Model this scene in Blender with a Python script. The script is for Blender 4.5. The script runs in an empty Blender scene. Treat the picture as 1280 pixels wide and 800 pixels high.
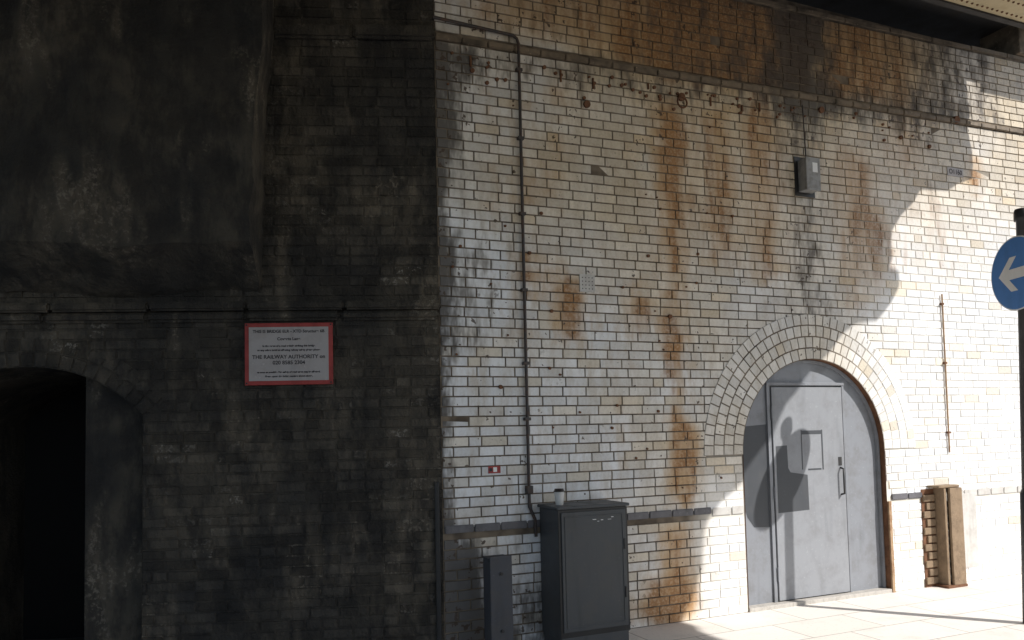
import bpy, bmesh, math, random
from mathutils import Vector, Matrix, noise
random.seed(7)
sc=bpy.context.scene
sc.view_settings.view_transform='Standard'; sc.view_settings.look='None'; sc.view_settings.exposure=0
# ------------------------------------------------------------------ frames
K=Vector((-.53,5.9,0))
dR=Vector((.914,.405,0)).normalized(); nR=Vector((dR.y,-dR.x,0))
dL=Vector((.996,.09,0)).normalized();  nL=Vector((dL.y,-dL.x,0))
def FR(t,o,z): return K+dR*t+nR*o+Vector((0,0,z))
def FL(s,o,z): return K-dL*s+nL*o+Vector((0,0,z))      # s = metres left of the corner
def sm(a,b,x):
    x=max(0,min(1,(x-a)/(b-a))); return x*x*(3-2*x)
def warp(t,z): return z+.024*t*sm(2.75,4.5,z)
# ------------------------------------------------------------------ helpers
def empty(name,parent=None):
    e=bpy.data.objects.new(name,None); sc.collection.objects.link(e); e.empty_display_size=.1
    if parent: e.parent=parent
    return e
def mesh_obj(name,verts,faces,mat=None,parent=None,smooth=False):
    me=bpy.data.meshes.new(name); me.from_pydata([tuple(v) for v in verts],[],faces); me.update()
    ob=bpy.data.objects.new(name,me); sc.collection.objects.link(ob)
    if mat: me.materials.append(mat)
    if parent: ob.parent=parent
    if smooth:
        for p in me.polygons: p.use_smooth=True
    return ob
def fixn(ob):
    bm=bmesh.new(); bm.from_mesh(ob.data); bmesh.ops.recalc_face_normals(bm,faces=bm.faces); bm.to_mesh(ob.data); bm.free()
def box(name,F,a0,a1,o0,o1,z0,z1,mat,parent=None,bev=.004,top_in=0):
    v=[F(a,o,z) for z in (z0,z1) for o in (o0,o1) for a in (a0,a1)]
    f=[(0,1,3,2),(4,6,7,5),(0,4,5,1),(2,3,7,6),(0,2,6,4),(1,5,7,3)]
    ob=mesh_obj(name,v,f,mat,parent)
    bm=bmesh.new(); bm.from_mesh(ob.data)
    bmesh.ops.recalc_face_normals(bm,faces=bm.faces)
    if bev: bmesh.ops.bevel(bm,geom=list(bm.edges),offset=bev,segments=2,affect='EDGES',profile=.6)
    bm.to_mesh(ob.data); bm.free()
    return ob
def tube(name,pts,r,mat,parent=None,n=12):
    cu=bpy.data.curves.new(name,'CURVE'); cu.dimensions='3D'; cu.bevel_depth=r; cu.bevel_resolution=3; cu.use_fill_caps=True
    sp=cu.splines.new('POLY'); sp.points.add(len(pts)-1)
    for i,p in enumerate(pts): sp.points[i].co=(*p,1)
    tmp=bpy.data.objects.new("tmp",cu); sc.collection.objects.link(tmp)
    dg=bpy.context.evaluated_depsgraph_get(); me=bpy.data.meshes.new_from_object(tmp.evaluated_get(dg))
    bpy.data.objects.remove(tmp); me.name=name
    ob=bpy.data.objects.new(name,me); sc.collection.objects.link(ob)
    me.materials.clear(); me.materials.append(mat)
    for p in me.polygons: p.use_smooth=len(p.vertices)==4
    if parent: ob.parent=parent
    return ob
def lathe(name,base,prof,mat,parent=None,n=32,lean=Vector((0,0,0))):
    vs=[];fs=[]
    for r,z in prof:
        for i in range(n):
            a=2*math.pi*i/n; vs.append(base+lean*z+Vector((r*math.cos(a),r*math.sin(a),z)))
    for j in range(len(prof)-1):
        for i in range(n):
            fs.append((j*n+i,j*n+(i+1)%n,(j+1)*n+(i+1)%n,(j+1)*n+i))
    fs.append(tuple(range(n))[::-1]); fs.append(tuple((len(prof)-1)*n+i for i in range(n)))
    return mesh_obj(name,vs,fs,mat,parent,True)
def text(name,body,F,X,N,a,o,z,size,mat,parent,align='CENTER'):
    cu=bpy.data.curves.new(name,'FONT'); cu.body=body; cu.size=size; cu.align_x=align; cu.align_y='CENTER'; cu.extrude=.0006; cu.offset=.0008
    tmp=bpy.data.objects.new("tmp",cu); sc.collection.objects.link(tmp)
    dg=bpy.context.evaluated_depsgraph_get(); me=bpy.data.meshes.new_from_object(tmp.evaluated_get(dg)); bpy.data.objects.remove(tmp)
    me.name=name; me.materials.clear(); me.materials.append(mat)
    M=Matrix((X,Vector((0,0,1)),N)).transposed().to_4x4(); M.translation=F(a,o,z)
    me.transform(M)
    ob=bpy.data.objects.new(name,me); sc.collection.objects.link(ob); ob.parent=parent
    return ob
# ------------------------------------------------------------------ materials
class NT:
    def __init__(s,name):
        s.m=bpy.data.materials.new(name); s.m.use_nodes=True; s.t=s.m.node_tree; s.n=s.t.nodes; s.b=s.n['Principled BSDF']
        s.co=s.n.new('ShaderNodeTexCoord').outputs['Object']
    def l(s,a,b): s.t.links.new(a,b)
    def noise(s,scale,detail=3,rough=.6,vec=None,sc=(1,1,1),out='Fac',dist=0):
        n=s.n.new('ShaderNodeTexNoise'); n.inputs['Scale'].default_value=scale; n.inputs['Detail'].default_value=detail; n.inputs['Roughness'].default_value=rough; n.inputs['Distortion'].default_value=dist
        if sc!=(1,1,1):
            mp=s.n.new('ShaderNodeMapping'); mp.inputs['Scale'].default_value=sc; s.l(vec or s.co,mp.inputs['Vector']); s.l(mp.outputs[0],n.inputs['Vector'])
        else: s.l(vec or s.co,n.inputs['Vector'])
        return n.outputs[out]
    def val(s,sock,x):
        if isinstance(x,(int,float)): sock.default_value=x
        elif isinstance(x,tuple): sock.default_value=(*x,1) if len(x)==3 else x
        else: s.l(x,sock)
    def math(s,op,a,b=0,c=None,clamp=False):
        n=s.n.new('ShaderNodeMath'); n.operation=op; n.use_clamp=clamp
        s.val(n.inputs[0],a); s.val(n.inputs[1],b)
        if c is not None: s.val(n.inputs[2],c)
        return n.outputs[0]
    def mr(s,x,a,b,c=0,d=1):
        n=s.n.new('ShaderNodeMapRange'); n.interpolation_type='SMOOTHSTEP'; s.val(n.inputs[0],x)
        for i,v in enumerate((a,b,c,d)): n.inputs[i+1].default_value=v
        return n.outputs[0]
    def mix(s,f,a,b,mode='MIX'):
        n=s.n.new('ShaderNodeMix'); n.data_type='RGBA'; n.blend_type=mode
        s.val(n.inputs[0],f); s.val(n.inputs[6],a); s.val(n.inputs[7],b); return n.outputs[2]
    def gray(s,x):
        cc=s.n.new('ShaderNodeCombineColor'); [s.l(x,cc.inputs[i]) for i in range(3)]; return cc.outputs[0]
    def attr(s,name):
        n=s.n.new('ShaderNodeAttribute'); n.attribute_name=name; q=s.n.new('ShaderNodeSeparateColor'); s.l(n.outputs['Color'],q.inputs[0]); return q.outputs
    def renewed(s):  # painted sun patch, not renewed brickwork
        # mask of the sun patch, painted into the brick and mortar colours
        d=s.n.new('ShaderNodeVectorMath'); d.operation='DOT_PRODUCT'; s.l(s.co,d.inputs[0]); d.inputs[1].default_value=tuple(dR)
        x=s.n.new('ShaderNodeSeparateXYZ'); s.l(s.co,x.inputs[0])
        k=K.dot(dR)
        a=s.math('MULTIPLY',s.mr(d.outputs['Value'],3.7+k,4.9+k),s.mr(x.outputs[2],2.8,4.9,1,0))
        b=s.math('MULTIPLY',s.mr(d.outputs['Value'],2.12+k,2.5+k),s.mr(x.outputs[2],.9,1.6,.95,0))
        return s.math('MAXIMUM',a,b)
    def bump(s,h,st=.3,d=.01):
        n=s.n.new('ShaderNodeBump'); n.inputs['Strength'].default_value=st; n.inputs['Distance'].default_value=d; s.l(h,n.inputs['Height']); s.l(n.outputs[0],s.b.inputs['Normal'])
    def fin(s,col,rough=.6,metal=0,spec=.5):
        s.val(s.b.inputs['Base Color'],col); s.val(s.b.inputs['Roughness'],rough); s.val(s.b.inputs['Metallic'],metal); s.b.inputs['Specular IOR Level'].default_value=spec
        return s.m

def mat_glazed():
    g=NT('glazed_brick'); st=g.attr('stain'); rn=g.attr('rnd'); lit=g.renewed(); al=g.n.new('ShaderNodeAttribute'); al.attribute_name='big'
    unlit=g.math('SUBTRACT',1,lit)  # mask whitens bricks and fades stains where sunlight is painted in
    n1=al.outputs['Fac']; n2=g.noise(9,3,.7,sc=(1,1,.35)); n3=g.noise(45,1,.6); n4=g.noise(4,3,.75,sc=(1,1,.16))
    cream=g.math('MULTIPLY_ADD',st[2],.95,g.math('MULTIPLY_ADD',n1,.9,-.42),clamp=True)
    cream=g.math('MULTIPLY',cream,g.math('MULTIPLY_ADD',lit,-.75,1))
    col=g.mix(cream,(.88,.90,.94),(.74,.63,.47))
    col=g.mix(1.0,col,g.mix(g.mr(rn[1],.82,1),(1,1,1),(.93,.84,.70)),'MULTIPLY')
    col=g.mix(1.0,col,g.gray(g.math('ADD',g.mr(rn[0],0,1,.80,1.04),g.math('MULTIPLY',lit,.08))),'MULTIPLY')
    shade_grime=g.math('MULTIPLY',g.mr(n2,.35,.7,.10,.55),unlit)  # grime film that also paints the shaded wall darker
    col=g.mix(shade_grime,col,(.48,.42,.34))
    wash=g.math('MULTIPLY',g.mr(g.math('ADD',g.math('MULTIPLY',st[0],.8),g.math('MULTIPLY',n2,.6)),.38,.95),.75)
    wash=g.math('MULTIPLY',wash,g.math('MULTIPLY_ADD',lit,-.85,1))
    col=g.mix(wash,col,(.52,.31,.12))
    rust=g.mr(g.math('ADD',st[0],g.math('MULTIPLY_ADD',n4,1.9,-.95)),.40,.92)
    rust=g.math('MULTIPLY',rust,g.mr(n3,.25,.6,.45,1))
    col=g.mix(g.math('MULTIPLY',rust,.85),col,g.mix(n2,(.11,.04,.012),(.48,.22,.06)))
    soot=g.mr(g.math('ADD',st[1],g.math('MULTIPLY_ADD',n2,1.7,-.85)),.28,1.0)
    col=g.mix(g.math('MULTIPLY',soot,.90),col,(.055,.050,.048))
    edge=g.math('MULTIPLY',rn[2],g.mr(n3,.3,.7,.30,.9)); edge=g.math('MULTIPLY',edge,g.math('MULTIPLY_ADD',lit,-.92,1))
    col=g.mix(edge,col,(.14,.11,.08))
    cn=g.math('ADD',g.noise(15,2,.75),g.math('MULTIPLY',st[1],.08))
    chip=g.math('MULTIPLY',g.mr(cn,.672,.695),g.mr(rn[1],.30,.55,.05,1))
    col=g.mix(g.math('MULTIPLY',g.math('MULTIPLY',chip,.9),g.math('MULTIPLY_ADD',lit,-.7,1)),col,(.06,.035,.022))
    g.bump(g.noise(30,0,.5),.3,.003)
    rough=g.math('ADD',g.math('MULTIPLY_ADD',n3,.3,.14),g.math('MULTIPLY',g.math('ADD',rust,soot),.35),clamp=True)
    return g.fin(col,rough)
def mat_mortar():
    g=NT('sooty_mortar'); n=g.noise(6,2,.7)
    c=g.mix(g.mr(n,.3,.7),(.09,.07,.052),(.24,.19,.14))
    return g.fin(g.mix(g.math('MULTIPLY',g.renewed(),.97),c,(.80,.76,.68)),.95)  # joints paled inside the painted sun patch
def mat_sooty(name='sooty_brick',k=1.0,brickattr=True):
    g=NT(name)
    n1=g.noise(.9,3,.7,dist=.6); n2=g.noise(5,4,.75,sc=(1,1,.4)); n3=g.noise(30,2,.75)
    n4=g.noise(2.2,3,.75,sc=(1,1,.3))
    col=g.mix(g.mr(n1,.35,.68),(.034*k,.032*k,.030*k),(.105*k,.090*k,.070*k))
    col=g.mix(g.math('MULTIPLY',g.mr(n4,.50,.70),.65),col,(.165*k,.138*k,.104*k))
    col=g.mix(g.math('MULTIPLY',g.mr(n2,.38,.60,1,0),.70),col,(.020,.019,.019))
    if brickattr:
        rn=g.attr('rnd')
        col=g.mix(1.0,col,g.gray(g.mr(rn[0],0,1,.72,1.28)),'MULTIPLY')
        ef=g.math('MULTIPLY',g.mr(n3,.50,.66),g.math('MULTIPLY',g.mr(n1,.50,.62),g.mr(rn[1],.6,.98)))
        col=g.mix(g.math('MULTIPLY',ef,.6),col,(.36,.33,.29))
        col=g.mix(g.math('MULTIPLY',rn[2],.6),col,(.02,.018,.016))
    else:
        col=g.mix(g.math('MULTIPLY',g.math('MULTIPLY',g.mr(n3,.50,.66),g.mr(n4,.52,.66)),.55),col,(.27,.235,.19))
    g.bump(g.math('ADD',g.math('MULTIPLY',n2,1.5),n3),.8,.02)
    return g.fin(col,.85,spec=.3)
def mat_paint(name,c,rough=.45,dirt=(.05,.045,.04),amt=.35,sc=6,metal=0,bmp=.1):
    g=NT(name); n=g.noise(sc,3,.7); n2=g.noise(sc*7,2,.7); st=g.noise(sc*1.4,2,.7,sc=(1,1,.15))
    col=g.mix(g.math('MULTIPLY',g.mr(n,.40,.75),amt),c,dirt)
    col=g.mix(g.math('MULTIPLY',g.mr(st,.52,.75),amt*.8),col,tuple(x*.45 for x in c))
    col=g.mix(g.math('MULTIPLY',g.mr(n2,.64,.72),amt*.7),col,tuple(min(1,x*1.7+.02) for x in c))
    if bmp>.2: g.bump(n2,bmp,.004)
    return g.fin(col,g.mr(n,.2,.8,rough-.1,rough+.2),metal)
def mat_pave():
    g=NT('paving_slabs')
    br=g.n.new('ShaderNodeTexBrick'); g.l(g.co,br.inputs['Vector']); br.inputs['Scale'].default_value=1
    br.inputs['Brick Width'].default_value=.75; br.inputs['Row Height'].default_value=.45; br.inputs['Mortar Size'].default_value=.006; br.inputs['Mortar Smooth'].default_value=.2
    br.inputs['Color1'].default_value=(.84,.79,.73,1); br.inputs['Color2'].default_value=(.78,.73,.67,1); br.inputs['Mortar'].default_value=(.42,.38,.34,1)
    n=g.noise(3,3,.7); n2=g.noise(40,2,.7)
    col=g.mix(g.math('MULTIPLY',g.mr(n,.5,.75),.3),br.outputs['Color'],(.50,.46,.41))
    col=g.mix(g.math('MULTIPLY',g.mr(n2,.58,.7),.3),col,(.36,.32,.29))
    return g.fin(col,.8)
def mat_asph():
    g=NT('asphalt'); n=g.noise(2,3,.7); n2=g.noise(150,0,.8)
    col=g.mix(n,(.05,.05,.052),(.085,.083,.08)); col=g.mix(g.mr(n2,.5,.7),col,(.13,.13,.125))
    return g.fin(col,.85)
M_gl=mat_glazed(); M_mo=mat_mortar(); M_so=mat_sooty(); M_so2=mat_sooty('sooty_render',1.0,False); M_void=NT('void_black').fin((.006,.006,.007),.95)  # void material: near-black colour paints in the darkness of the deep opening
M_door=mat_paint('door_paint',(.29,.30,.325),.42,(.16,.155,.15),.35)
M_door2=mat_paint('door_frame_paint',(.25,.262,.29),.45,(.14,.13,.12),.4)
M_patch=mat_paint('paint_patch',(.06,.065,.075),.5,(.09,.09,.09),.3)
M_cab=mat_paint('cabinet_paint',(.062,.067,.074),.45,(.10,.095,.085),.5)
M_band=mat_paint('band_tile',(.15,.145,.16),.4,(.06,.055,.05),.6)
M_bol=mat_paint('bollard_iron',(.055,.058,.07),.55,(.10,.09,.08),.5)
M_cond=mat_paint('conduit_steel',(.05,.045,.045),.5,(.16,.07,.03),.5,sc=15)
M_blk=mat_paint('black_paint',(.02,.02,.022),.4,(.05,.045,.04),.4)
M_grey=mat_paint('grey_plastic',(.32,.32,.32),.5,(.10,.08,.06),.5,sc=12)
M_panel=mat_paint('pale_panel',(.62,.60,.57),.5,(.35,.30,.26),.4,sc=8)
M_wht=mat_paint('white_board',(.44,.41,.41),.5,(.27,.23,.21),.4)
M_red=mat_paint('red_paint',(.38,.045,.04),.5,(.16,.03,.03),.5)
M_ink=NT('ink').fin((.03,.025,.03),.6)
M_blue=mat_paint('sign_blue',(.06,.24,.64),.35,(.05,.14,.38),.2)
M_sw=mat_paint('sign_white',(.88,.88,.88),.35,(.6,.6,.6),.15)
M_rust=mat_paint('rusted_steel',(.17,.075,.035),.8,(.06,.03,.02),.7,sc=10,bmp=.5)
M_rust2=mat_paint('flaked_rusty_paint',(.42,.28,.17),.8,(.2,.09,.04),.7,sc=14,bmp=.5)
M_wood=mat_paint('weathered_board',(.27,.19,.12),.8,(.10,.07,.05),.6,sc=8,bmp=.5)
M_sof=mat_paint('soffit_paint',(.50,.41,.25),.6,(.22,.13,.07),.5,sc=3)
M_gird=mat_paint('girder_paint',(.028,.026,.026),.7,(.05,.04,.03),.5,sc=3)
M_cup=NT('cup_paper').fin((.75,.73,.70),.5); M_lid=NT('cup_lid').fin((.03,.025,.025),.35)
M_pave=mat_pave(); M_asph=mat_asph(); M_kerb=mat_paint('granite_kerb',(.50,.47,.43),.7,(.26,.24,.22),.5,sc=20)
M_ledge=mat_paint('ledge_stone',(.22,.17,.12),.6,(.05,.04,.03),.9,sc=4,bmp=.4)  # stone tone darkened to stand in for the shadow line under the ledge
# ------------------------------------------------------------------ stains on glazed wall
def g1(t,z,tc,w,z0,z1,a,e=.18):
    return a*math.exp(-((t-tc)/w)**2)*sm(z0-e,z0+e,z)*(1-sm(z1-e,z1+e,z))
RU=[(2.15,.13,.95,1.65,1.25),(2.10,.12,1.6,4.3,.62),(1.1,.13,2.3,2.8,1.0),(1.75,.12,2.4,2.8,.6),(.85,.18,2.7,2.95,.4),(4.25,.28,2.6,4.2,.52),
(5.0,.45,3,4.6,.42),(5.97,.10,3.9,4.3,1.1),(2.3,.9,4.6,5.6,1.0),(4.2,1.8,4.6,5.6,.7),(.7,.6,4.7,5.6,.45),(2.02,.20,.0,.85,.85),(1.8,.4,.0,.3,.5),(2.9,1.4,2.9,4.5,.28),
(.1,.3,1.,2.2,.14),(2.6,.3,1.6,2.6,.12),(.45,.08,3.2,4.4,.4),(1.0,.07,3.4,4.5,.4),(2.65,.09,3.0,4.4,.38),(4.6,.12,2.7,3.6,.3),(1.55,.07,1.0,2.2,.3),(.7,.06,1.2,4.5,.35),(3.1,.12,2.8,4.5,.3),(1.5,1.2,2.0,4.5,.12)]
SO=[(3.62,.26,2.45,5.6,.62),(2.3,.9,4.6,5.6,.52),(.0,.12,.0,4.6,.85),(.30,.28,2.2,3.2,.48),(.2,.25,3.5,4.6,.5),(3.6,.8,4.6,5.6,.6),(5.6,1.1,4.6,5.6,.72),(1.2,2.5,4.34,4.62,.52),(4.5,1.5,4.35,4.7,.55),
(.15,.40,-.5,.85,.85),(.9,.6,-.5,.45,.7),(.45,.2,1.2,1.9,.2),(1.5,.06,2.9,3.6,.3),(5.3,.35,3.6,4.5,.36),(.9,.6,4.65,5.6,.35),(2.0,1.5,3.6,4.5,.12)]
def stain(t,z):
    r=sum(g1(t,z,*a) for a in RU); s=sum(g1(t,z,*a) for a in SO)
    c=.55*sm(.4,2.6,t)+.50*sm(2.2,4.2,z)
    nz=noise.noise(Vector((t*1.7,z*.9,3)))*.24
    return (min(1.3,max(0,r+nz*.7)),min(1.3,max(0,s+nz*.4)),min(1,max(0,c+nz)),1)
# ------------------------------------------------------------------ brick field builder
class Bricks:
    def __init__(s): s.v=[];s.f=[];s.st=[];s.rn=[]
    def add(s,pts,F,depth,b,jit,stf,back=-.002):
        cx=sum(p[0] for p in pts)/4; cz=sum(p[1] for p in pts)/4
        i=len(s.v); r0=random.random(); r1=random.random()
        for a,z in pts:
            s.v.append(F(a,back,z)); s.st.append(stf(a,z)); s.rn.append((r0,r1,1,1))
        ta=random.uniform(-jit,jit); tz=random.uniform(-jit,jit); d0=depth+random.uniform(-jit,jit)
        for a,z in pts:
            ex=1 if a>cx else -1; ez=1 if z>cz else -1
            aa=a-ex*b; zz=z-ez*b
            if abs(pts[0][1]-pts[1][1])>.002:
                L=math.hypot(cx-a,cz-z); k=b/L*1.35; aa=a+(cx-a)*k; zz=z+(cz-z)*k
            s.v.append(F(aa,d0+ta*ex+tz*ez,zz)); s.st.append(stf(aa,zz)); s.rn.append((r0,r1,0,1))
        s.f.append((i+4,i+5,i+6,i+7))
        for k in range(4): s.f.append((i+k,i+(k+1)%4,i+4+(k+1)%4,i+4+k))
    def build(s,name,mat,parent):
        ob=mesh_obj(name,s.v,s.f,mat,parent); me=ob.data
        for nm,dat in (('stain',s.st),('rnd',s.rn)):
            at=me.attributes.new(nm,'FLOAT_COLOR','POINT')
            at.data.foreach_set('color',[c for q in dat for c in q])
        at=me.attributes.new('big','FLOAT','POINT')
        at.data.foreach_set('value',[.5+.5*noise.fractal(v*1.3,.8,2.1,4) for v in s.v])
        fixn(ob); return ob
CH=.075; BW=.206; G=.0034
# ================================================================== glazed wall
wall=empty('glazed_brick_wall')
AC,AZ,AR=3.62,1.36,.85; RO=1.27; T1=9.6; ZT=5.42
B=Bricks(); S0=(0,0,0,1)
FW=lambda a,o,z: FR(a,o,warp(a,z))
row=0; z=0.0
LED0,LED1=4.580,4.625
while z<ZT-.02:
    z0=z+G; z1=z+CH-G
    if .84<z+CH/2<.93: z+=CH; row+=1; continue
    if 4.56<z+CH/2<4.65: z+=CH; row+=1; continue
    off=(row%2)*BW/2+.01*math.sin(row*3.1)
    a=-off
    zc=z+CH/2
    while a<T1:
        w=BW*(1+random.uniform(-.03,.03))
        if random.random()<.07: w=BW*.5
        a0=max(a+G,.004); a1=min(a+w-G,T1); a+=w
        if a1-a0<.03: continue
        segs=[(a0,a1)]
        if zc<AZ+.02:
            L_,R_=AC-AR-.012,AC+AR+.012; segs=[]
            if a0<L_: segs.append((a0,min(a1,L_)))
            if a1>R_: segs.append((max(a0,R_),a1))
        else:
            d=math.hypot((a0+a1)/2-AC,zc-AZ)
            if d<RO-.10: segs=[]
        for p,q in segs:
            if q-p<.025: continue
            if 4.95<(p+q)/2<5.10 and zc<.9: continue
            rec=.007 if random.random()>.003 else -.0
            B.add([(p,z0),(q,z0),(q,z1),(p,z1)],FW,rec,.003,.0011,stain)
    z+=CH; row+=1
NR=4
for k in range(NR):
    r0=AR+.004+k*(RO-AR)/NR; r1=r0+(RO-AR)/NR-.006
    n=int(math.pi*(r0+r1)/2/.088)
    for i in range(n):
        t0=math.pi*(i)/n+.003/r0; t1=math.pi*(i+1)/n-.003/r0
        P=[(AC-math.cos(t)*r,AZ+math.sin(t)*r) for t,r in ((t0,r0),(t1,r0),(t1,r1),(t0,r1))]
        B.add(P,FR,.013,.0035,.001,lambda a,z:(stain(a,z)[0]*.4+.02,stain(a,z)[1]*.4+.04,min(1,stain(a,z)[2]*.8),1),back=.004)
B.build('glazed_bricks',M_gl,wall)
vs=[];fs=[]
def mort(F,a0,a1,zb,zt,o=0.0):
    i=len(vs); vs.extend([F(a0,o,zb[0]),F(a1,o,zb[1]),F(a1,o,zt),F(a0,o,zt)]); fs.append((i,i+1,i+2,i+3))
mort(FR,0,AC-AR,(-.3,-.3),5.60); mort(FR,AC+AR,T1,(-.3,-.3),5.60)
N=40
for i in range(N):
    t0=math.pi*i/N; t1=math.pi*(i+1)/N
    mort(FR,AC-AR*math.cos(t0),AC-AR*math.cos(t1),(AZ+AR*math.sin(t0),AZ+AR*math.sin(t1)),5.60)
mesh_obj('mortar_bed',vs,fs,M_mo,wall)
vs=[];fs=[]
for i in range(N+1):
    t=math.pi*i/N
    for r in (AR,RO-.004): vs.append(FR(AC-math.cos(t)*r,.0092,AZ+math.sin(t)*r))
for i in range(N): fs.append((2*i,2*i+1,2*i+3,2*i+2))
mesh_obj('arch_mortar',vs,fs,M_mo,wall)
vs=[];fs=[]
path=[(AC-AR,-.1)]+[(AC-AR*math.cos(math.pi*i/N),AZ+AR*math.sin(math.pi*i/N)) for i in range(N+1)]+[(AC+AR,-.1)]
for a,zz in path: vs+= [FR(a,.010,zz),FR(a,-.25,zz)]
for i in range(len(path)-1): fs.append((2*i,2*i+1,2*i+3,2*i+2))
mesh_obj('opening_reveal',vs,fs,M_rust,wall)
box('wall_core',FR,.05,T1,-.9,-.30,-.3,5.6,M_mo,wall,0)
def strip(name,F,a0,a1,o0,o1,z0,z1,mat,parent,L=.45,jz=.003,wp=None,bv=.006):
    a=a0; vs=[];fs=[]
    while a<a1:
        b=min(a+L*random.uniform(.95,1.05),a1)
        dj=random.uniform(-jz,jz); g=.003
        q=[F(x,o,(wp(x,zz) if wp else zz)+dj*.5) for zz in (z0,z1) for o in (o0,o1+dj) for x in (a+g,b-g)]
        i=len(vs); vs+=q
        fs+=[tuple(i+k for k in f) for f in ((0,1,3,2),(4,6,7,5),(0,4,5,1),(2,3,7,6),(0,2,6,4),(1,5,7,3))]
        a=b
    ob=mesh_obj(name,vs,fs,mat,parent); 
    bm=bmesh.new(); bm.from_mesh(ob.data); bmesh.ops.recalc_face_normals(bm,faces=bm.faces); bmesh.ops.bevel(bm,geom=list(bm.edges),offset=bv,segments=2,affect='EDGES'); bm.to_mesh(ob.data); bm.free()
    return ob
strip('string_course',FR,0,T1,-.001,.028,LED0,LED1,M_ledge,wall,.225,.003,warp)
strip('dado_band_1',FR,.01,AC-AR-.36,-.001,.016,.868,.925,M_band,wall,.225,.002)
strip('dado_band_2',FR,AC+AR+.06,4.95,-.001,.016,.868,.925,M_band,wall,.225,.002)
strip('dado_band_3',FR,AC-AR-.355,AC-AR-.012,-.001,.012,.848,.925,M_panel,wall,.2,.002)
strip('dado_band_4',FR,5.33,T1,-.001,.012,.848,.925,M_panel,wall,.206,.002)
strip('coping',FR,0,T1,-.3,.012,5.42,5.47,M_ledge,wall,.6,.004,warp)
box('end_pier',FR,6.75,9.6,-.4,.06,5.64,6.6,M_ledge,wall,.02)
pegs=empty('wall_fixings')
fx=[(.30,4.38,.018),(.42,4.30,.016),(1.30,4.24,.03),(1.55,4.50,.015),(1.75,4.42,.014),(2.24,4.42,.035),(2.02,4.40,.016),(2.6,4.48,.014),(3.0,4.5,.014),(3.35,4.48,.014),(1.02,4.46,.014),(.48,1.95,.016),(.75,3.0,.014),(1.85,3.05,.014),(2.05,2.55,.018),(.86,3.32,.014),(3.85,4.5,.03),(4.3,4.52,.015),(5.72,4.62,.04),(1.45,1.62,.012),(1.9,1.75,.012),(.93,2.55,.014),(2.36,3.1,.012),(2.75,3.45,.012),(4.9,4.35,.02),(5.3,4.3,.02)]
for _ in range(44): fx.append((random.uniform(.1,5.6),4.5-abs(random.gauss(0,.12)),random.uniform(.008,.016)))
for _ in range(30): fx.append((random.uniform(.1,2.6),random.uniform(1.1,4.3),random.uniform(.006,.012)))
for (a,zz,r) in fx:
    tube('fixing',[FR(a,.0,warp(a,zz)),FR(a,.016+r*.4,warp(a,zz)-.004)],r,M_rust,pegs)
tube('ring_bolt',[FR(2.24+.05*math.cos(x),.03,4.42+.048*math.sin(x)) for x in [i*.524 for i in range(13)]],.008,M_rust,pegs)
for (a,zz,h) in [(1.06,4.52,.10),(1.36,4.5,.09),(.28,4.5,.09),(2.55,4.52,.08),(3.1,4.55,.08),(1.9,4.54,.05),(2.9,4.5,.06)]:
    box('iron_tag',FR,a,a+.014,.006,.02,zz-h,zz,M_rust,pegs,.002)
# ================================================================== door
door=empty('arched_steel_door')
def arch_poly(r,zb,o):
    return [FR(AC-r,o,zb)]+[FR(AC-r*math.cos(math.pi*i/N),o,AZ+r*math.sin(math.pi*i/N)) for i in range(N+1)]+[FR(AC+r,o,zb)]
pts=arch_poly(AR-.002,-.02,-.075)
mesh_obj('arch_plate',pts,[tuple(range(len(pts)))],M_door2,door)
vs=[];fs=[]
pin=[(AR-.03,-.045),(AR-.004,-.045),(AR-.004,-.075),(AR-.03,-.074)]
pp=[arch_poly(r,-.02,o) for r,o in pin]
n=len(pp[0])
for j in range(n):
    for k in range(4): vs.append(pp[k][j])
for j in range(n-1):
    for k in range(4): fs.append((4*j+k,4*j+(k+1)%4,4*j+4+(k+1)%4,4*j+4+k))
ob=mesh_obj('arch_frame',vs,fs,M_door2,door); fixn(ob)
LF0,LF1,LZ0,LZ1=3.165,4.01,.045,1.955
box('leaf_shadow_gap',FR,LF0-.010,LF1+.010,-.0745,-.070,LZ0-.02,LZ1+.010,M_blk,door,0)
box('door_leaf',FR,LF0,LF1,-.0695,-.050,LZ0,LZ1,M_door,door,.003)
box('cover_strip_left',FR,LF0-.05,LF0-.014,-.072,-.056,.0,1.99,M_door2,door,.003)
box('cover_strip_right',FR,LF1+.014,LF1+.040,-.072,-.058,.0,1.99,M_door2,door,.003)
box('drip_rail',FR,LF0-.05,LF1+.04,-.072,-.052,1.972,1.998,M_door2,door,.003)
for zz in (.28,1.0,1.72): tube('hinge',[FR(LF0-.006,-.048,zz-.06),FR(LF0-.006,-.048,zz+.06)],.009,M_door2,door)
tube('pull_handle',[FR(3.955,-.05,1.20),FR(3.955,-.012,1.19),FR(3.955,-.012,.96),FR(3.955,-.05,.95)],.009,M_blk,door)
box('lock_plate',FR,3.935,3.975,-.050,-.046,1.22,1.30,M_blk,door,.002)
def poly(name,F,pts2,o,mat,parent):
    return mesh_obj(name,[F(a,o,zz) for a,zz in pts2],[tuple(range(len(pts2)))],mat,parent)
poly('paint_patch_1',FR,[(2.782,1.60),(2.80,.98),(2.86,.80),(2.93,.71),(3.11,.70),(3.11,1.62)],-.0735,M_patch,door)
poly('paint_patch_2',FR,[(3.19,.82),(3.19,1.42),(3.32,1.425),(3.325,1.22),(3.35,1.18),(3.55,1.15),(3.555,.83)],-.0492,M_patch,door)
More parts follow.
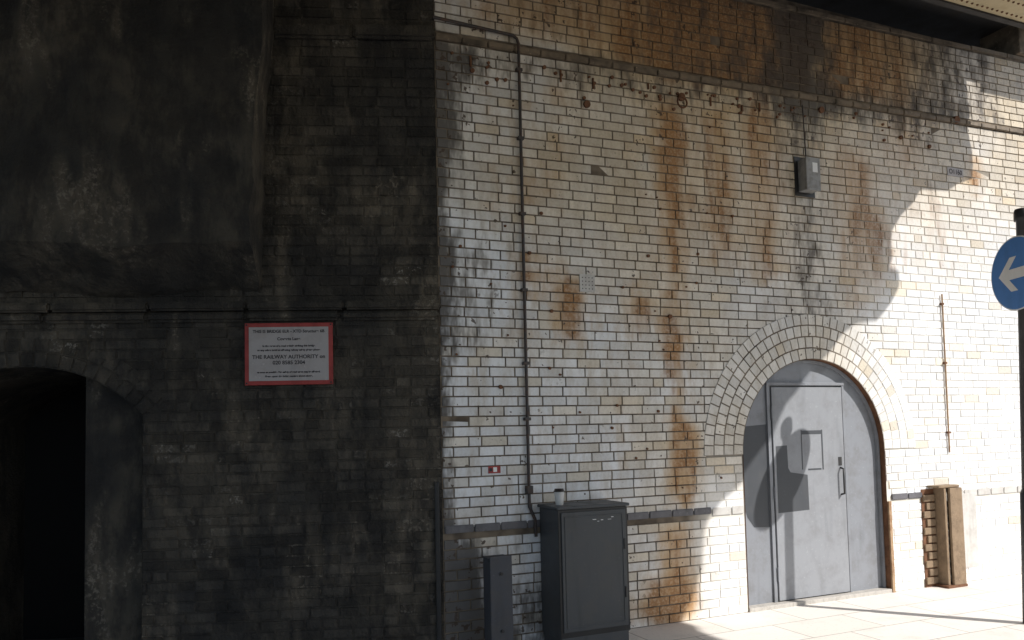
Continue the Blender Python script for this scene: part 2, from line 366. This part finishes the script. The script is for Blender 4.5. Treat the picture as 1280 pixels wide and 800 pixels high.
for a0,a1,z0,z1 in [(3.50,3.74,1.52,1.555),(3.49,3.50,1.20,1.56),(3.735,3.75,1.19,1.56),(3.56,3.72,1.19,1.205)]:
    box('tape_strip',FR,a0,a1,-.0495,-.0482,z0,z1,M_patch,door,0)
box('door_sill',FR,AC-AR,AC+AR,-.2,.02,-.05,.035,M_kerb,door,.006)
box('rusted_jamb_strip',FR,AC+AR+.004,AC+AR+.04,.004,.026,.0,.86,M_rust2,door,.004)
# ================================================================== conduit
cd_=empty('electrical_conduit')
tube('vertical_run',[FR(.74,.03,.80),FR(.735,.03,.93),FR(.69,.03,1.03),FR(.69,.03,4.66),FR(.675,.03,4.70),FR(.64,.03,4.72),FR(-.02,.03,4.74)],.0125,M_cond,cd_)
for zz in (1.16,1.7,2.13,2.7,3.3,3.9,4.45): box('saddle_clip',FR,.665,.715,.005,.045,zz-.012,zz+.012,M_cond,cd_,.003)
box('inspection_elbow',FR,.665,.715,.005,.055,1.13,1.19,M_cond,cd_,.006)
rc=empty('rusty_conduit'); tube('pipe',[FR(5.36,.022,2.9),FR(5.35,.022,1.3)],.008,M_rust2,rc)
for zz in (1.5,2.2,2.8): box('clip',FR,5.335,5.375,.005,.032,zz-.01,zz+.01,M_rust,rc,.002)
jb=empty('wall_light_box')
box('housing',FR,3.53,3.69,.008,.11,3.765,4.065,M_grey,jb,.012); box('lid',FR,3.525,3.695,.11,.125,3.76,4.07,M_grey,jb,.006)
box('label',FR,3.60,3.66,.1255,.1265,3.93,4.02,M_sw,jb,0); box('back_plate',FR,3.49,3.73,.006,.012,3.73,4.1,M_blk,jb,.002)
tube('feed',[FR(3.61,.04,4.07),FR(3.61,.025,4.6)],.006,M_cond,jb)
vp=empty('vent_plate'); box('plate',FR,1.19,1.33,.006,.014,2.715,2.86,M_panel,vp,.003)
for i in range(4):
    for j in range(4): tube('hole',[FR(1.215+i*.03,.0135,2.742+j*.03),FR(1.215+i*.03,.0148,2.742+j*.03)],.005,M_blk,vp)
ws=empty('warning_sticker'); box('label',FR,.365,.465,.008,.012,1.295,1.35,M_red,ws,.002); box('white_panel',FR,.405,.435,.012,.0128,1.305,1.34,M_sw,ws,0); box('black_bar',FR,.372,.398,.012,.0128,1.31,1.335,M_ink,ws,0)
npl=empty('number_plate'); box('plate',FR,5.55,5.79,.008,.014,4.15,4.24,M_wht,npl,.002); text('digits','O1160',FR,dR,nR,5.67,.015,4.195,.07,M_ink,npl)
mc=empty('meter_cupboard')
box('recess_back',FR,4.93,5.12,.008,.012,.0,.95,M_rust,mc,0)
box('side_board',FR,5.10,5.13,.01,.13,.0,.97,M_wood,mc,.004); box('open_flap',lambda a,o,z:FR(a+.4*(o),o,z),5.10,5.27,.13,.15,.02,.96,M_wood,mc,.004)
box('top_board',FR,5.02,5.31,.01,.14,.965,.985,M_wood,mc,.004); box('right_side',FR,5.29,5.31,.01,.14,.0,.963,M_wood,mc,.003)
for i in range(11): box('toothing_brick',FR,4.94+(i%2)*.04,5.095,.008,.03,.03+i*.08,.095+i*.08,M_wood,mc,.004)
box('foot',FR,5.06,5.33,.01,.16,-.0,.025,M_rust,mc,.003)
ap=empty('access_panel'); box('panel',FR,5.38,5.70,.008,.02,.14,.88,M_panel,ap,.004)
for zz in (.25,.76): box('hinge',FR,5.37,5.40,.018,.03,zz,zz+.06,M_rust,ap,.003)
# ================================================================== utility cabinet
uc=empty('utility_cabinet')
c0,c1,co=.778,1.366,.34
box('plinth',FR,c0+.01,c1-.01,.03,co-.01,.0,.09,M_cab,uc,.005)
box('body',FR,c0,c1,.02,co-.012,.08,1.02,M_cab,uc,.006)
box('roof',FR,c0-.015,c1+.015,.01,co+.012,1.022,1.045,M_cab,uc,.008)
box('front_frame',FR,c0,c1,co-.0118,co-.004,.09,1.018,M_blk,uc,0)
box('door_panel',FR,c0+.02,c1-.02,co-.004,co+.006,.13,1.0,M_cab,uc,.004)
for a0,a1,z0,z1 in [(c0+.045,c1-.045,.16,.168),(c0+.045,c1-.045,.962,.97),(c0+.045,c0+.053,.168,.962),(c1-.053,c1-.045,.168,.962)]:
    box('pressed_rib',FR,a0,a1,co+.006,co+.010,z0,z1,M_cab,uc,.002)
box('latch',FR,c1-.045,c1-.03,co+.006,co+.016,.70,.78,M_blk,uc,.003); box('latch_low',FR,c1-.045,c1-.03,co+.006,co+.016,.34,.42,M_blk,uc,.003)
for i,(a,zz,w,h) in enumerate([(1.06,.955,.03,.004),(1.13,.948,.02,.005),(1.19,.95,.03,.003),(1.22,.965,.02,.005),(1.1,.94,.015,.004)]): box('scratch',FR,a,a+w,co+.0062,co+.0068,zz-.02,zz-.02+h,M_sw,uc,0)
cup=empty('paper_cup'); cb=FR(.86,.20,1.046)
lathe('cup_body',cb,[(.027,0),(.029,.002),(.038,.102)],M_cup,cup); lathe('cup_lid',cb,[(.041,.100),(.041,.108),(.036,.110),(.035,.120),(.033,.122)],M_lid,cup)
bo=empty('bollard')
box('post',FR,.235,.405,.19,.31,-.05,.70,M_bol,bo,.006); box('cap_front',FR,.235,.405,.313,.325,.02,.725,M_bol,bo,.005); box('cap_top',FR,.228,.40,.185,.308,.702,.715,M_bol,bo,.004)
for zz in (.2,.6): tube('bolt',[FR(.32,.32,zz),FR(.32,.335,zz)],.012,M_blk,bo)
# ================================================================== left wall
lw=empty('sooty_brick_wall')
LC,LZc,LR=2.91,1.093,1.047; LSP=1.78; LS0,LS1=2.12,3.70
def larch(s):
    d=LR**2-(s-LC)**2
    return LZc+math.sqrt(d) if d>0 else LSP
B=Bricks(); row=0; z=0; G2=.0042
st0=lambda a,z:(0,0,0,1)
while z<5.55:
    z0=z+G2;z1=z+CH-G2; off=(row%2)*.109; a=-off; zc=z+CH/2
    while a<5.6:
        w=.218*random.uniform(.95,1.05)
        if random.random()<.3: w*=.5
        a0=max(a+G2,.003);a1=a+w-G2;a+=w
        if a1-a0<.03: continue
        segs=[(a0,a1)]
        if zc<LSP: 
            segs=[]
            if a0<LS0: segs.append((a0,min(a1,LS0)))
            if a1>LS1: segs.append((max(a0,LS1),a1))
        elif LS0-.1<(a0+a1)/2<LS1+.1 and zc<larch((a0+a1)/2)+.20: segs=[]
        for p,q in segs:
            if q-p<.02: continue
            if 2.44<zc<2.6: continue
            o=.004-(.010 if random.random()<.06 else 0)
            B.add([(p,z0),(q,z0),(q,z1),(p,z1)],FL,o,.006,.002,st0,back=-.006)
    z+=CH;row+=1
a_s=math.acos(.79/LR)
for k in range(2):
    r0=LR+.003+k*.11; r1=r0+.103; n=21
    for i in range(n):
        t0=a_s+(math.pi-2*a_s)*i/n; t1=a_s+(math.pi-2*a_s)*(i+1)/n-.006
        P=[(LC-math.cos(t)*r,LZc+math.sin(t)*r) for t,r in ((t0,r0),(t1,r0),(t1,r1),(t0,r1))]
        B.add(P,FL,.004,.006,.002,st0,back=-.006)
B.build('sooty_bricks',M_so,lw)
vs=[];fs=[]
mort(FL,-.0,LS0,(-.3,-.3),5.6,-.003); mort(FL,LS1,9,(-.3,-.3),5.6,-.003)
for i in range(24):
    s0=LS0+(LS1-LS0)*i/24; s1=LS0+(LS1-LS0)*(i+1)/24
    mort(FL,s0,s1,(larch(s0),larch(s1)),5.6,-.003)
mesh_obj('joints',vs,fs,M_so2,lw)
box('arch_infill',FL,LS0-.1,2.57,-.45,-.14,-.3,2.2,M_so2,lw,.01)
vs=[];fs=[]
pth=[(LS0,-.3)]+[(LS0+(LS1-LS0)*i/24,larch(LS0+(LS1-LS0)*i/24)) for i in range(25)]+[(LS1,-.3)]
for s,zz in pth: vs+=[FL(s,0,zz),FL(s,-1.6,zz)]
for i in range(len(pth)-1): fs.append((2*i,2*i+1,2*i+3,2*i+2))
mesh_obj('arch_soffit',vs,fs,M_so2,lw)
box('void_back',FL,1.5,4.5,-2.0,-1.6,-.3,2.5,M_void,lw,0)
strip('string_course',FL,-.02,6,-.004,.075,2.52,2.585,M_so2,lw,.7,.004,None,.015)
strip('string_course_lower',FL,-.01,6,-.004,.045,2.445,2.517,M_so2,lw,.7,.004,None,.02)
strip('upper_band',FL,-.01,1.6,-.004,.05,4.56,4.67,M_so2,lw,.6,.008,None,.02)
vs=[];fs=[]
def rough_quad(fn,nu,nv,amp):
    i=len(vs)
    for v in range(nv+1):
        for u in range(nu+1):
            p=fn(u/nu,v/nv); q=p*1.6
            d=Vector((noise.fractal(q,.9,2.1,5),noise.fractal(q+Vector((9,3,1)),.9,2.1,5),noise.fractal(q+Vector((4,7,8)),.9,2.1,5)))
            rd=noise.ridged_multi_fractal(p*1.1,1.0,2.2,4,1.0,2.0)
            vs.append(p+d*amp+nL*(rd-.8)*.02)
    for v in range(nv):
        for u in range(nu):
            k=i+v*(nu+1)+u; fs.append((k,k+1,k+nu+2,k+nu+1))
def edge_s(z): return 1.17+.055*(5-z)
ZB,ZP=2.93,5.7
fr=lambda u,v:(lambda z:FL(edge_s(z)+u*(5.8-edge_s(z)),.36,z))(ZB+v*(ZP-ZB))
sd=lambda u,v:(lambda z:FL(edge_s(z),.36-u*.37,z))(ZB+v*(ZP-ZB))
bt=lambda u,v:FL(edge_s(ZB)+u*(5.8-edge_s(ZB)),.36-.36*v,ZB-.28*v)
bs=lambda u,v:FL(edge_s(ZB),(.36-.36*v)*(1-u),ZB-.28*v)
rough_quad(fr,200,120,.04); rough_quad(sd,14,120,.04); rough_quad(bt,200,14,.04); rough_quad(bs,14,14,.04)
ob=mesh_obj('rendered_pier',vs,fs,M_so2,lw,True); fixn(ob)
box('wall_core',FL,.25,9,-3.2,-1.7,-.3,5.7,M_so2,lw,0)
box('wall_top',FL,.1,9,-1.7,-.01,2.6,5.7,M_so2,lw,0)
box('corner_black_strip',FL,.02,.055,.004,.03,.0,1.25,M_blk,lw,.008)  # thin black strip at the foot of the corner
# ================================================================== notice
no=empty('bridge_notice_sign')
box('backing',FL,.775,1.40,.012,.03,1.98,2.43,M_red,no,.003)
box('panel',FL,.805,1.370,.030,.033,2.010,2.400,M_wht,no,0)
cxs=1.0875
for body,zz,sz in [('THIS IS BRIDGE ELR - XTD Structure 6B',2.368,.030),('Coverts Lane',2.313,.030),('In the event of a road vehicle striking this bridge',2.262,.019),('or any other incident affecting railway safety please phone',2.232,.019),
    ('THE RAILWAY AUTHORITY on',2.182,.038),('020 8585 2304',2.140,.038),('as soon as possible. The safety of road users may be affected.',2.072,.018),('Please quote the bridge number shown above.',2.042,.018)]:
    text('lettering',body,FL,dL,nL,cxs,.0337,zz,sz,M_ink,no)
for s in (.789,1.386):
    for zz in (1.994,2.416): tube('screw',[FL(s,.03,zz),FL(s,.035,zz)],.006,M_blk,no)
# ================================================================== traffic sign
ts=empty('traffic_sign')
P0=Vector((4.05,6.41,0)); LEAN=Vector((.036,0,0))
lathe('post',P0,[(.042,-.1),(.042,3.22),(.056,3.22),(.056,3.30),(.05,3.315)],M_blk,ts,lean=LEAN)
lathe('post_base',P0,[(.055,-.1),(.055,1.02),(.042,1.06)],M_blk,ts,lean=LEAN)
Nn=Vector((-.995,-.07,0)).normalized(); Xn=Vector((-Nn.y,Nn.x,0)); 
cen=P0+LEAN*2.79+Nn*.060+Vector((0,0,2.79))
def FS(a,o,z): return cen+Xn*a+Nn*o+Vector((0,0,z))
def disc(name,r,o0,o1,mat):
    n=64; vs=[FS(r*math.cos(2*math.pi*i/n),o,r*math.sin(2*math.pi*i/n)) for o in (o0,o1) for i in range(n)]
    fs=[tuple(range(n))[::-1],tuple(range(n,2*n))]+[(i,(i+1)%n,n+(i+1)%n,n+i) for i in range(n)]
    ob=mesh_obj(name,vs,fs,mat,ts); fixn(ob)
disc('sign_plate',.30,-.004,.0,M_sw); disc('blue_face',.290,.001,.003,M_blue)
ar=[(-.20,0),(-.06,.14),(.02,.14),(-.075,.042),(.20,.042),(.20,-.042),(-.075,-.042),(.02,-.14),(-.06,-.14)]
mesh_obj('arrow',[FS(a,.0045,zz) for a,zz in ar],[tuple(range(9))],M_sw,ts)
for zz in (-.15,.15): box('bracket',FS,-.09,.09,-.10,-.006,zz-.015,zz+.015,M_grey,ts,.003)
# ================================================================== ground
def sheet(name,t0,t1,o0,o1,z,mat):
    me=bpy.data.meshes.new(name); me.from_pydata([(t0,-o1,0),(t1,-o1,0),(t1,-o0,0),(t0,-o0,0)],[],[(0,1,2,3)])
    ob=bpy.data.objects.new(name,me); sc.collection.objects.link(ob); me.materials.append(mat)
    M=Matrix((dR,-nR,Vector((0,0,1)))).transposed().to_4x4(); M.translation=K+Vector((0,0,z)); ob.matrix_world=M
    return ob
sheet('ground',-600,600,-600,600,-.13,M_asph)
sheet('road',-60,60,3.0,11,-.125,M_asph)
sheet('pavement',-12,30,-1.5,2.85,0,M_pave)
kb=strip('kerb',FR,-12,30,2.85,3.0,-.2,.0,M_kerb,None,.9,.002)
# ================================================================== sun geometry
EL=math.radians(41.6); az=Vector((1.6,-.84,0)).normalized()
toS=az*math.cos(EL)+Vector((0,0,math.sin(EL)))
# ================================================================== bridge deck
bd=empty('railway_bridge_deck')
ZD=5.52
edge=[(7.3,-.3),(7.02,.19),(6.52,.2),(6.43,.56),(6.89,1.21),(6.62,1.36),(6.24,1.39),(6.13,1.78),(6.43,2.24),(6.58,2.27),(6.50,2.59),(6.25,2.62),(6.14,2.72),(6.00,3.1),(5.86,3.76),(5.66,4.18),(5.92,4.70),(5.9,6.0),(6.0,9.5)]  # unseen deck edge, outline shaped to cast the stepped sun boundary
def slab(name,outl,z0,z1,mat,parent):
    n=len(outl); vs=[FR(a,o,z0) for a,o in outl]+[FR(a,o,z1) for a,o in outl]
    fs=[tuple(range(n)),tuple(range(2*n-1,n-1,-1))]+[(i,(i+1)%n,n+(i+1)%n,n+i) for i in range(n)]
    ob=mesh_obj(name,vs,fs,mat,parent); fixn(ob); return ob
e2=[(6.43,.62)]+[p for p in edge if p[1]>1]
# random jags added to the deck edge to roughen its shadow
e3=[]
for p,q in zip(e2[:-1],e2[1:]):
    e3.append(p); L=math.hypot(q[0]-p[0],q[1]-p[1]); k=int(L/.13)
    for j in range(1,k):
        f=j/k; e3.append((p[0]+(q[0]-p[0])*f+random.uniform(-.05,.05),p[1]+(q[1]-p[1])*f+random.uniform(-.02,.02)))
e3.append(e2[-1])
slab('soffit_plates',[(-9,.62)]+e3+[(-9,9.5)],ZD,ZD+.15,M_sof,bd)
slab('inner_deck_with_added_end',[(-9,-4.6),(9.6,-.5),(9.6,.78),(6.75,.78),(6.7,.70),(6.46,.70),(6.46,.59),(-9,.59)],6.0,6.2,M_gird,bd)  # stretch beyond the girder end is added to shade the wall top
box('edge_girder',FR,-9,6.40,.60,.66,ZD-.02,6.1,M_gird,bd,0)
box('left_closure',FR,-9,0,-4.6,-4.4,5.3,6.1,M_gird,bd,0)
vs=[];fs=[]
for j in range(5):
    for i in range(60):
        a=2.2+i*.07; o=.72+j*.16
        if a>6.0: continue
        c=len(vs)
        for k in range(8): vs.append(FR(a+.013*math.cos(k*.785),o+.013*math.sin(k*.785),ZD))
        for k in range(8): vs.append(FR(a+.008*math.cos(k*.785),o+.008*math.sin(k*.785),ZD-.01))
        fs.append(tuple(range(c+8,c+16)))
        for k in range(8): fs.append((c+k,c+(k+1)%8,c+8+(k+1)%8,c+8+k))
ob=mesh_obj('rivets',vs,fs,M_rust,bd)
# ================================================================== light
w=bpy.data.worlds.new("World"); sc.world=w; w.use_nodes=True; nt=w.node_tree
sky=nt.nodes.new('ShaderNodeTexSky'); sky.sky_type='NISHITA'; sky.sun_disc=False; sky.sun_elevation=EL; sky.sun_rotation=math.atan2(az.x,az.y)
bg=nt.nodes['Background']; bg.inputs[1].default_value=.125; nt.links.new(sky.outputs[0],bg.inputs[0])
sl=bpy.data.lights.new('sun','SUN'); sl.energy=5; sl.angle=math.radians(.5); sl.color=(1,.97,.92)
so=bpy.data.objects.new('sun',sl); sc.collection.objects.link(so); so.rotation_euler=toS.to_track_quat('Z','Y').to_euler()
# ================================================================== camera
cd=bpy.data.cameras.new("camera");cam=bpy.data.objects.new("camera",cd);sc.collection.objects.link(cam);sc.camera=cam
cd.sensor_width=36; cd.lens=28.125; cd.shift_y=.066; cd.clip_end=2000
Rm=Matrix.Rotation(math.radians(93.2),3,'X')@Matrix.Rotation(math.radians(-1.3),3,'Z')
mw=Rm.to_4x4(); mw.translation=(0,0,1.6); cam.matrix_world=mw
